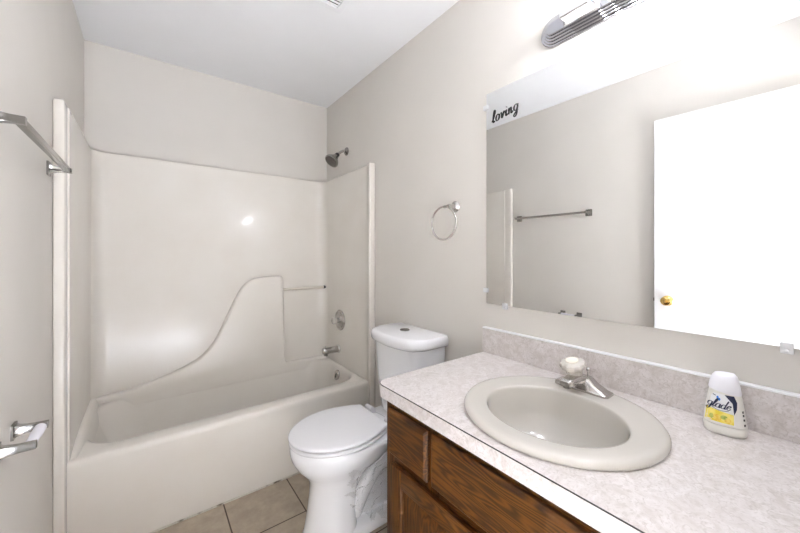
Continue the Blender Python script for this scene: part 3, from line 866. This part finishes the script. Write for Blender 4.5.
# ---------------------------------------------------------------- vanity light
VL0, VL1, VZ = -0.02, 0.700, 2.118
vl = thing('vanity_light', 'chrome stepped bath bar light fixture above the mirror', 'light fixture', (W, 0.34, VZ))
def track(x, hz, y0, y1, k=12):
    out = []
    for i in range(k + 1):
        a = -PI / 2 + PI * i / k
        out.append((x, y1 - hz + hz * math.cos(a), VZ + hz * math.sin(a)))
    for i in range(k + 1):
        a = PI / 2 + PI * i / k
        out.append((x, y0 + hz + hz * math.cos(a), VZ + hz * math.sin(a)))
    return out
bm = nb()
rings = [track(W - 0.001, 0.056, VL0, VL1)]
xx, hz, e = W - 0.001, 0.056, 0.0
for stp in range(5):
    xx -= 0.006
    rings.append(track(xx, hz, VL0 + e, VL1 - e))
    rings.append(track(xx - 0.002, hz - 0.003, VL0 + e + 0.003, VL1 - e - 0.003))
    hz -= 0.008; e += 0.008
    rings.append(track(xx - 0.002, hz, VL0 + e, VL1 - e))
loft(bm, rings)
obj('back_plate', bm, M['plate'], vl, 25)
XB = xx - 0.002
for y0, y1 in ((0.490, 0.590), (0.245, 0.365), (0.02, 0.12)):
    bm = nb()
    loft(bm, [rrect(y0 - 0.012, y1 + 0.012, VZ - 0.022, VZ + 0.022, 0, 0.004, 3), rrect(y0, y1, VZ - 0.018, VZ + 0.018, 0.012, 0.004, 3), rrect(y0, y1, VZ - 0.018, VZ + 0.018, 0.05, 0.004, 3), rrect(y0 + 0.004, y1 - 0.004, VZ - 0.014, VZ + 0.014, 0.053, 0.004, 3)])
    for v in bm.verts:
        a, b, c = v.co
        v.co = (XB + 0.001 - c, a, b)
    obj('raised_box', bm, M['chrome'], vl, 25)
for yb_ in (0.43, 0.185):
    bm = nb()
    lathe(bm, (XB + 0.002, yb_, VZ), (-1, 0, 0), [(0, 0.024), (0.006, 0.026), (0.012, 0.022), (0.018, 0.018), (0.03, 0.018), (0.034, 0.022), (0.05, 0.022)], 28)
    so = obj('socket', bm, M['chrome'], vl, 30)
    bm = nb()
    bmesh.ops.create_uvsphere(bm, u_segments=32, v_segments=20, radius=0.048)
    bmesh.ops.translate(bm, verts=bm.verts, vec=(XB - 0.046 - 0.043, yb_, VZ))
    obj('globe', bm, M['globe'], vl, 60, label='lit frosted globe')

# ---------------------------------------------------------------- towel ring
t = thing('towel_ring', 'chrome towel ring hanging on the right wall beside the mirror', 'towel ring', (W, 1.158, 1.516))
bm = nb(); lathe(bm, (W, 1.158, 1.516), (-1, 0, 0), [(0, 0.028), (0.004, 0.029), (0.010, 0.024), (0.016, 0.015), (0.030, 0.010), (0.048, 0.010), (0.055, 0.008), (0.056, 0.001)], 28)
obj('post', bm, M['nickel'], t)
bm = nb(); tube(bm, [(W - 0.048, 1.150, 1.515), (W - 0.048, 1.19, 1.515)], 0.0075, 14)
obj('cross_sleeve', bm, M['steel'], t)
bm = nb()
tube(bm, [(W - 0.050 - 0.010 * math.sin(2 * PI * i / 48) * 0.3, 1.192 + 0.083 * math.sin(2 * PI * i / 48), 1.434 + 0.082 * math.cos(2 * PI * i / 48)) for i in range(48)], 0.0048, 12, closed=True)
obj('ring', bm, M['nickel'], t, 60)

# ---------------------------------------------------------------- towel bar on the left wall
t = thing('towel_bar', 'square-section chrome towel bar on the left wall beside the tub', 'towel bar', (0, 1.48, 1.605))
ZB = 1.600
def arm_mesh(y, z, length, w0=0.024, w1=0.009, h0=0.026, h1=0.009):
    """flared bracket arm reaching out of the left wall"""
    bm = nb()
    rings = []
    for x, f in ((0.0005, 1.0), (0.006, 1.0), (0.007, 0.55), (0.014, 0.32), (0.026, 0.12), (0.040, 0.03), (length, 0.0)):
        a = w1 + (w0 - w1) * f; b = h1 + (h0 - h1) * f
        rings.append([(x, y_, z_) for y_, z_, _ in rrect(y - a, y + a, z - b, z + b, 0, min(a, b) * 0.18, 3)])
    loft(bm, rings)
    return bm
for y in (1.782, 1.176):
    obj('bracket', arm_mesh(y, ZB, 0.066), M['steel'], t, 30)
bm = nb(); box(bm, 0.046, 0.063, 1.176, 1.782, ZB - 0.0085, ZB + 0.0085, 0.001)
obj('bar', bm, M['steel'], t, 30)

# ---------------------------------------------------------------- toilet paper holder
t = thing('paper_holder', 'chrome toilet paper holder with empty white roller on the left wall', 'toilet paper holder', (0, 1.30, 0.805))
for y in (1.378, 1.248):
    obj('bracket', arm_mesh(y, 0.792, 0.070, 0.020, 0.007, 0.021, 0.0095), M['steel'], t, 30)
bm = nb()
lathe(bm, (0.056, 1.256, 0.790), (0, 1, 0), [(0, 0.004), (0.003, 0.009), (0.006, 0.0115), (0.060, 0.0115), (0.062, 0.0128), (0.108, 0.0128), (0.111, 0.009), (0.114, 0.004)], 24)
obj('roller', bm, M['roller'], t, 35, label='white spring roller, no paper on it')

# ---------------------------------------------------------------- air freshener
AX, AY = 1.440, 0.172
ROT = math.radians(8)
af = thing('air_freshener', 'white lemon-scented gel air freshener standing beside the sink', 'air freshener', (AX, AY, Z1))
e1 = Vector((math.sin(ROT), -math.cos(ROT), 0))          # reader's right
e2 = Vector((-math.cos(ROT), -math.sin(ROT), 0))         # towards the room
PROF = [(0.0, 0.036, 0.026), (0.003, 0.0385, 0.028), (0.016, 0.040, 0.029), (0.022, 0.0385, 0.028), (0.024, 0.0395, 0.0285), (0.040, 0.038, 0.028), (0.070, 0.034, 0.026), (0.095, 0.030, 0.024), (0.104, 0.028, 0.023)]
def half(z):
    for (z0, a0, b0), (z1, a1, b1) in zip(PROF, PROF[1:]):
        if z <= z1:
            f = (z - z0) / (z1 - z0)
            return a0 + (a1 - a0) * f, b0 + (b1 - b0) * f
    return PROF[-1][1:]
def asurf(s, z, off=0.0):
    """s: signed width fraction -1..1 on the front face"""
    a, b = half(z)
    p = 2.4
    s = max(-0.999, min(0.999, s))
    d = b * (1 - abs(s) ** p) ** (1 / p)
    return Vector((AX, AY, Z1 + 0.0005 + z)) + e1 * (a * s) + e2 * (d + off)
def aring(z, a, b, tilt=0.0, n=48):
    out = []
    for x, y, _ in ell(0, 0, 0, a, b, n, 2.4):
        out.append(Vector((AX, AY, Z1 + 0.0005 + z + tilt * x)) + e1 * x + e2 * y)
    return out
bm = nb(); loft(bm, [aring(z, a, b) for z, a, b in PROF[:4]] + [aring(0.022, 0.0375, 0.027)])
obj('base_cup', bm, M['bottle'], af, 40)
bm = nb(); loft(bm, [aring(0.0225, 0.036, 0.026)] + [aring(z, a, b) for z, a, b in PROF[4:]])
body = obj('bottle_body', bm, M['bottle'], af, 40)
bm = nb(); loft(bm, [aring(0.102, 0.0295, 0.0245, -0.15), aring(0.104, 0.030, 0.025, -0.15), aring(0.118, 0.028, 0.023, -0.10), aring(0.130, 0.0255, 0.0205, -0.02), aring(0.139, 0.0225, 0.0175, 0.05), aring(0.145, 0.018, 0.013, 0.06), aring(0.147, 0.010, 0.007, 0.05)])
cap = obj('cap', bm, M['capw'], af, 50, label='white slanted cap')
def patch(poly, off, m, name, parent, nsub=1):
    """poly of (s, z) laid on the body, thin"""
    bm = nb()
    c = (sum(p[0] for p in poly) / len(poly), sum(p[1] for p in poly) / len(poly))
    dense = []
    for i in range(len(poly)):
        a, b = poly[i], poly[(i + 1) % len(poly)]
        for q in range(5): dense.append((a[0] + (b[0] - a[0]) * q / 5, a[1] + (b[1] - a[1]) * q / 5))
    rings = []
    for f in (1.0, 0.75, 0.5, 0.25, 0.02):
        rings.append([asurf(c[0] + (p[0] - c[0]) * f, c[1] + (p[1] - c[1]) * f, off) for p in dense])
    loft(bm, rings, False, True)
    return obj(name, bm, m, parent, 60)
lab = patch([(-0.93, 0.028), (0.46, 0.028), (0.50, 0.060), (0.54, 0.098), (-0.90, 0.098), (-0.93, 0.060)], 0.0004, M['white'], 'front_label', body)
LB = af
yb2 = patch([(-0.92, 0.030), (0.42, 0.030), (0.44, 0.054), (0.1, 0.056), (-0.92, 0.061)], 0.0008, M['yellow'], 'lemon_band', body)
bits = [([(0.0, 0.098), (0.56, 0.098), (0.68, 0.084), (0.62, 0.068), (0.46, 0.054), (0.50, 0.070), (0.40, 0.083), (0.22, 0.091)], 'navy', 'navy_flash'),
        (arc(-0.35, 0.040, 0.20, 0.0085, 0, 330, 11), 'lemon', 'lemon_slice'), (arc(0.15, 0.038, 0.16, 0.007, 0, 330, 11), 'lemon', 'lemon_slice'),
        (arc(-0.02, 0.044, 0.17, 0.005, 0, 330, 11), 'leaf', 'leaf'), (arc(-0.62, 0.041, 0.10, 0.006, 0, 330, 11), 'leaf', 'leaf'),
        (arc(-0.40, 0.089, 0.07, 0.0035, 0, 330, 11), 'blue', 'blue_petal'), (arc(-0.30, 0.085, 0.07, 0.0035, 0, 330, 11), 'blue', 'blue_petal'),
        ([(-0.70, 0.095), (-0.52, 0.0935), (-0.50, 0.0915), (-0.68, 0.093)], 'navy', 'corner_mark')]
for poly, m_, nm in bits:
    patch(poly, 0.0012, M[m_], nm, body)
bm = nb()
def put2(u, v):
    z = 0.0655 + v - u * 0.05
    a, b = half(z)
    return asurf(-0.93 + u / a, z, 0.0012)
script(bm, 'glade', put2, 0.0108, 0.0009, 0.25, 0.0)
tube(bm, smooth_path([put2(0.008, -0.001), put2(0.018, -0.0045), put2(0.030, -0.005), put2(0.040, -0.002)], 5), 0.0005, 6)
obj('brand_lettering', bm, M['navy'], body, 60, label='dark blue cursive lettering')
for z_ in (0.030, 0.042, 0.052, 0.060):
    patch([(0.86, z_), (0.93, z_), (0.93, z_ + 0.005), (0.86, z_ + 0.005)], 0.0006, M['dark'], 'side_print', body)

# ---------------------------------------------------------------- ceiling vent
t = thing('ceiling_vent', 'white slatted exhaust fan grille on the ceiling', 'vent', (0.965, 1.44, H))
vx0, vx1, vy0, vy1 = 0.835, 1.095, 1.305, 1.565
bm = nb()
def vr(d, z): return rrect(vx0 + d, vx1 - d, vy0 + d, vy1 - d, z, 0.006, 3)
loft(bm, [vr(0, H - 0.0005), vr(0, H - 0.006), vr(0.006, H - 0.014), vr(0.036, H - 0.016), vr(0.038, H - 0.010), vr(0.038, H - 0.0005)], False, False)
obj('grille_frame', bm, M['white'], t, 30)
bm = nb(); box(bm, vx0 + 0.037, vx1 - 0.037, vy0 + 0.037, vy1 - 0.037, H - 0.004, H - 0.001)  # flat dark sheet in place of a shaded hollow
obj('shade_backing', bm, M['dark'], t, label='dark sheet standing in for the shade behind the slats')
n_ = 9
for i in range(n_):
    y = vy0 + 0.037 + (vy1 - vy0 - 0.074) * (i + 0.5) / n_
    bm = nb(); box(bm, vx0 + 0.037, vx1 - 0.037, y - 0.0055, y + 0.0055, H - 0.014, H - 0.010, 0.001)
    obj('slat', bm, M['white'], t)
